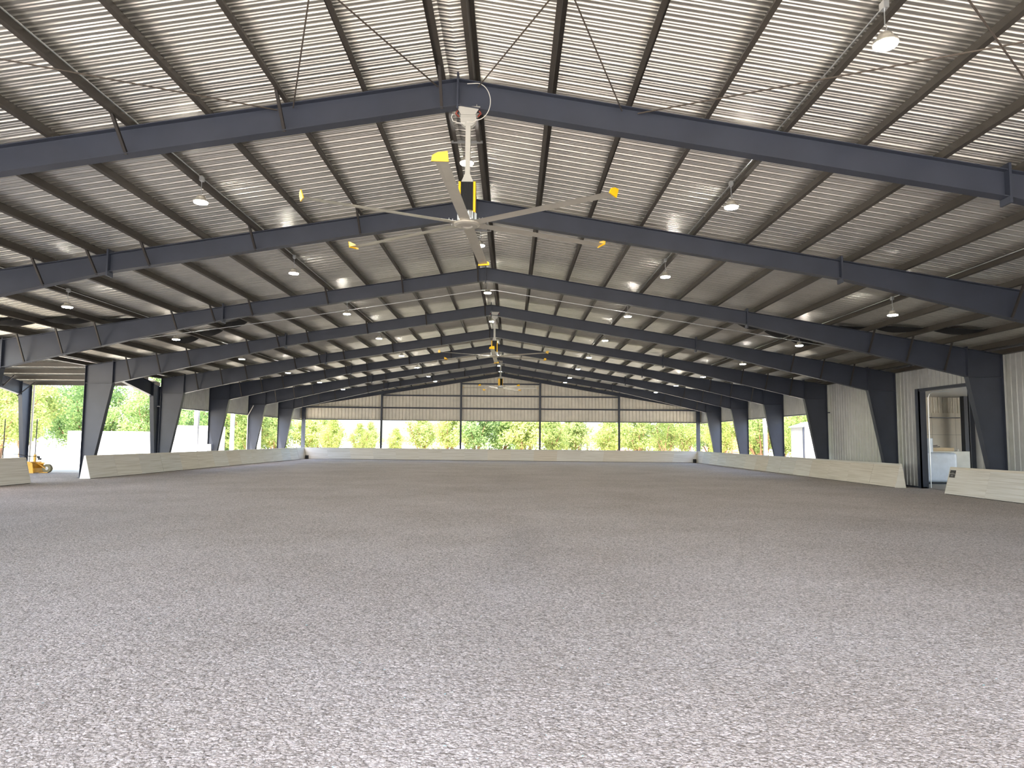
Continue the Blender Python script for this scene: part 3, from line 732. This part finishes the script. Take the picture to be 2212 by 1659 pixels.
# ------------------------------------------------------------------ trees
def tree_proto(seed, h, rad, low, nleaf, leafmat, lsz=.2, stems=5, spread=.5):
    rnd = random.Random(seed)
    root = empty('cedar_tree', (0, 0, 0))
    # stems
    t = MB(); tips = []
    for k in range(stems):
        a = rnd.uniform(0, 2 * PI); L = rnd.uniform(.5, .85) * h; pts = []; p = Vector((rnd.uniform(-.15, .15), rnd.uniform(-.15, .15), 0))
        d = Vector((math.cos(a) * spread, math.sin(a) * spread, 1)).normalized()
        for i in range(6):
            pts.append(p.copy()); p = p + d * L / 5; d = (d + Vector((rnd.uniform(-.25, .25), rnd.uniform(-.25, .25), .06))).normalized()
        t.tube(pts, [.10 - .015 * i for i in range(6)], 6)
        tips += pts[2:]
        for j in (2, 3, 4):
            q = pts[j]; e = q + Vector((rnd.uniform(-1, 1), rnd.uniform(-1, 1), rnd.uniform(.2, .8))) * rad * .4
            t.tube([q, (q + e) / 2 + Vector((0, 0, .08)), e], [.045, .03, .015], 5); tips.append(e)
    t.build('trunk', M['bark'], root)
    # foliage clumps
    m = MB(); cl = []
    for k in range(46):
        z = low + (h - low) * rnd.random() ** .8
        f = (z - low) / (h - low); rr = rad * (1 - f ** 2.2) * (.55 + .45 * min(1, f * 3)) * rnd.uniform(.3, 1.0)
        a = rnd.uniform(0, 2 * PI); cl.append((Vector((rr * math.cos(a), rr * math.sin(a), z)), rnd.uniform(.35, .75) * rad * .42))
    for p in tips: cl.append((p, rad * .2))
    per = nleaf // len(cl)
    for c, r in cl:
        for _ in range(per):
            v = Vector((rnd.gauss(0, 1), rnd.gauss(0, 1), rnd.gauss(0, .8))).normalized() * r * rnd.uniform(.5, 1.05)
            p = c + v
            if p.z < .1: continue
            u = Vector((rnd.gauss(0, 1), rnd.gauss(0, 1), rnd.gauss(0, 1))).normalized(); w = u.orthogonal().normalized()
            s = lsz * rnd.uniform(.5, 1.1); o = len(m.v)
            m.v += [tuple(p + u * s * .6), tuple(p - u * s * .4 + w * s * .4), tuple(p - u * s * .4 - w * s * .4)]
            m.f.append((o, o + 1, o + 2)); m.mi.append(0)
    m.build('foliage', leafmat, root, recalc=False)
    return root
protos = [tree_proto(1, 5.2, 2.6, .1, 7600, M['leaf'], .22), tree_proto(2, 4.6, 2.2, .2, 6400, M['leaf'], .2, 6), tree_proto(3, 5.8, 2.9, .1, 7800, M['leaf2'], .24, 4),
          tree_proto(4, 6.0, 2.8, 1.9, 6500, M['leaf'], .22, 6, .6), tree_proto(5, 7.6, 3.6, 1.0, 12000, M['leaf2'], .21, 5), tree_proto(6, 7.0, 3.4, 1.6, 11000, M['leaf'], .21, 6, .6)]
usedp = set()
def plant(k, x, y, s, rz, label, group):
    pr_ = protos[k]
    o = pr_ if k not in usedp else copy_tree(pr_)
    usedp.add(k); o.location = (x, y, 0); o.scale = (s, s, s * random.uniform(.92, 1.08)); o.rotation_euler.z = rz
    tag(o, label, 'tree', group)
rt = random.Random(11)
far = []
x = -31.0
while x < 34:
    far.append((x, rt.uniform(68, 73))); x += rt.uniform(2.4, 3.2)
for i, (x, y) in enumerate(far):
    k = rt.choice([0, 1, 0, 2]) if x < 9 else rt.choice([3, 1, 3])
    if -17 < x < -10: k = 1
    plant(k, x, y, rt.uniform(.85, 1.05) * (.72 if -17 < x < -10 else 1), rt.uniform(0, 6.28), 'leafy cedar in the front row beyond the far opening, %s from the left' % ORD[i], 'front row of cedars beyond the far end')
back = []
x = -36.0
while x < 40:
    back.append((x, rt.uniform(77, 81))); x += rt.uniform(4.6, 6.2)
for i, (x, y) in enumerate(back):
    plant(rt.choice([0, 2, 0]), x, y, rt.uniform(.8, 1.0) * (.7 if -20 < x < -8 else 1.0), rt.uniform(0, 6.28), 'cedar in the back row beyond the far opening, %s from the left' % ORD[i], 'back row of cedars beyond the far end')
left = [(-44, 60, 4), (-38.5, 56, 5), (-33.5, 58, 4), (-28.5, 57, 4), (-25, 62, 2), (-21.5, 60, 0), (-50, 54, 4), (-45, 49, 5), (-40.5, 66, 4), (-31, 67, 4), (-24.5, 70, 4), (-36.2, 50.5, 5)]
left.sort(key=lambda t: t[0] / t[1])
for i, (x, y, k) in enumerate(left):
    plant(k, x, y, rt.uniform(.95, 1.12), rt.uniform(0, 6.28), 'tall green tree outside the left side, %s counting from the left picture edge' % ORD[i], 'trees beyond the left annex')
right = [(22.5, 60, 3), (25.0, 55, 5), (27.5, 62, 3), (24.5, 67, 3), (21.0, 66.5, 1), (29.0, 58, 5), (31.5, 66, 3), (25.6, 50, 3)]
right.sort(key=lambda t: t[0] / t[1])
for i, (x, y, k) in enumerate(right):
    plant(k, x, y, rt.uniform(.9, 1.05), rt.uniform(0, 6.28), 'many-stemmed cedar outside the right side, %s counting from the far corner' % ORD[i], 'cedars beyond the right side')

# ------------------------------------------------------------------ thin black strips sagging between the purlins under the roof
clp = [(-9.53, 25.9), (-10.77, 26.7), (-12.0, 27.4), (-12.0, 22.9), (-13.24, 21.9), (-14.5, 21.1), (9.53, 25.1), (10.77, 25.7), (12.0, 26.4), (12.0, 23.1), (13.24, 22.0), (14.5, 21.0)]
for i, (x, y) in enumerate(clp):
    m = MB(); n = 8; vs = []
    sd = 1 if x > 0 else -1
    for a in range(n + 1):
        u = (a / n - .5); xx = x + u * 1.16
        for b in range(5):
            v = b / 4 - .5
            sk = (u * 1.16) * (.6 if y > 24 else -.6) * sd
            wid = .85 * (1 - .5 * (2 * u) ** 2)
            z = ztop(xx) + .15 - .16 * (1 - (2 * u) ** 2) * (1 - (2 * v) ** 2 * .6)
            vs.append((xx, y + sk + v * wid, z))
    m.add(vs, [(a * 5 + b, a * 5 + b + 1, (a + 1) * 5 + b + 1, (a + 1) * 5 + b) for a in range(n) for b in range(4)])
    o = m.build('slung_strip', M['strip'], smooth=True)
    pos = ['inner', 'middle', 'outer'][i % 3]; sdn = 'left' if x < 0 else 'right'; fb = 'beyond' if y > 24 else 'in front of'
    tag(o, 'black strip slung %s the third frame, %s one on the %s' % (fb, pos, sdn), 'strip', 'black strips under the roof')

# ------------------------------------------------------------------ light
w = bpy.data.worlds.new('World'); sc.world = w; w.use_nodes = True; nt = w.node_tree
sky = nt.nodes.new('ShaderNodeTexSky'); sky.sky_type = 'NISHITA'; sky.sun_disc = False
sky.sun_elevation = R(58); sky.sun_rotation = R(200); sky.air_density = 1.0; sky.dust_density = 2.5; sky.ozone_density = 1.0
bg = nt.nodes['Background']; nt.links.new(sky.outputs[0], bg.inputs['Color']); bg.inputs['Strength'].default_value = .55
s = bpy.data.lights.new('sun', 'SUN'); s.energy = 7.0; s.angle = R(.6); s.color = (1, .95, .86)
so = bpy.data.objects.new('sun', s); COL.objects.link(so)
d = Vector((.30, .55, -1.25)); so.rotation_euler = d.to_track_quat('-Z', 'Y').to_euler(); so.location = (-10, -20, 40)

# ------------------------------------------------------------------ camera
f, pi_, ya, ro, cx, cz = 1497.36, .08011, .00042, .00933, .89615, 1.74653
Rv = Vector((math.cos(ya), -math.sin(ya), 0)); F0v = Vector((math.sin(ya), math.cos(ya), 0)); U0 = Vector((0, 0, 1))
Fv = math.cos(pi_) * F0v + math.sin(pi_) * U0; Uv = -math.sin(pi_) * F0v + math.cos(pi_) * U0
Ri = math.cos(ro) * Rv + math.sin(ro) * Uv; Up = math.cos(ro) * Uv - math.sin(ro) * Rv
cam = bpy.data.cameras.new('camera'); co = bpy.data.objects.new('camera', cam); COL.objects.link(co)
mw = Matrix((Ri, Up, -Fv)).transposed().to_4x4(); mw.translation = Vector((cx, 0, cz)); co.matrix_world = mw
cam.sensor_fit = 'HORIZONTAL'; cam.sensor_width = 36; cam.lens = f * 36 / 2212; cam.clip_end = 600
sc.camera = co
vs_ = sc.view_settings; vs_.view_transform = 'Standard'; vs_.look = 'None'; vs_.gamma = 1; vs_.use_curve_mapping = False
vs_.exposure = 1.35
sc.cycles.max_bounces = 10; sc.cycles.diffuse_bounces = 7; sc.cycles.glossy_bounces = 4
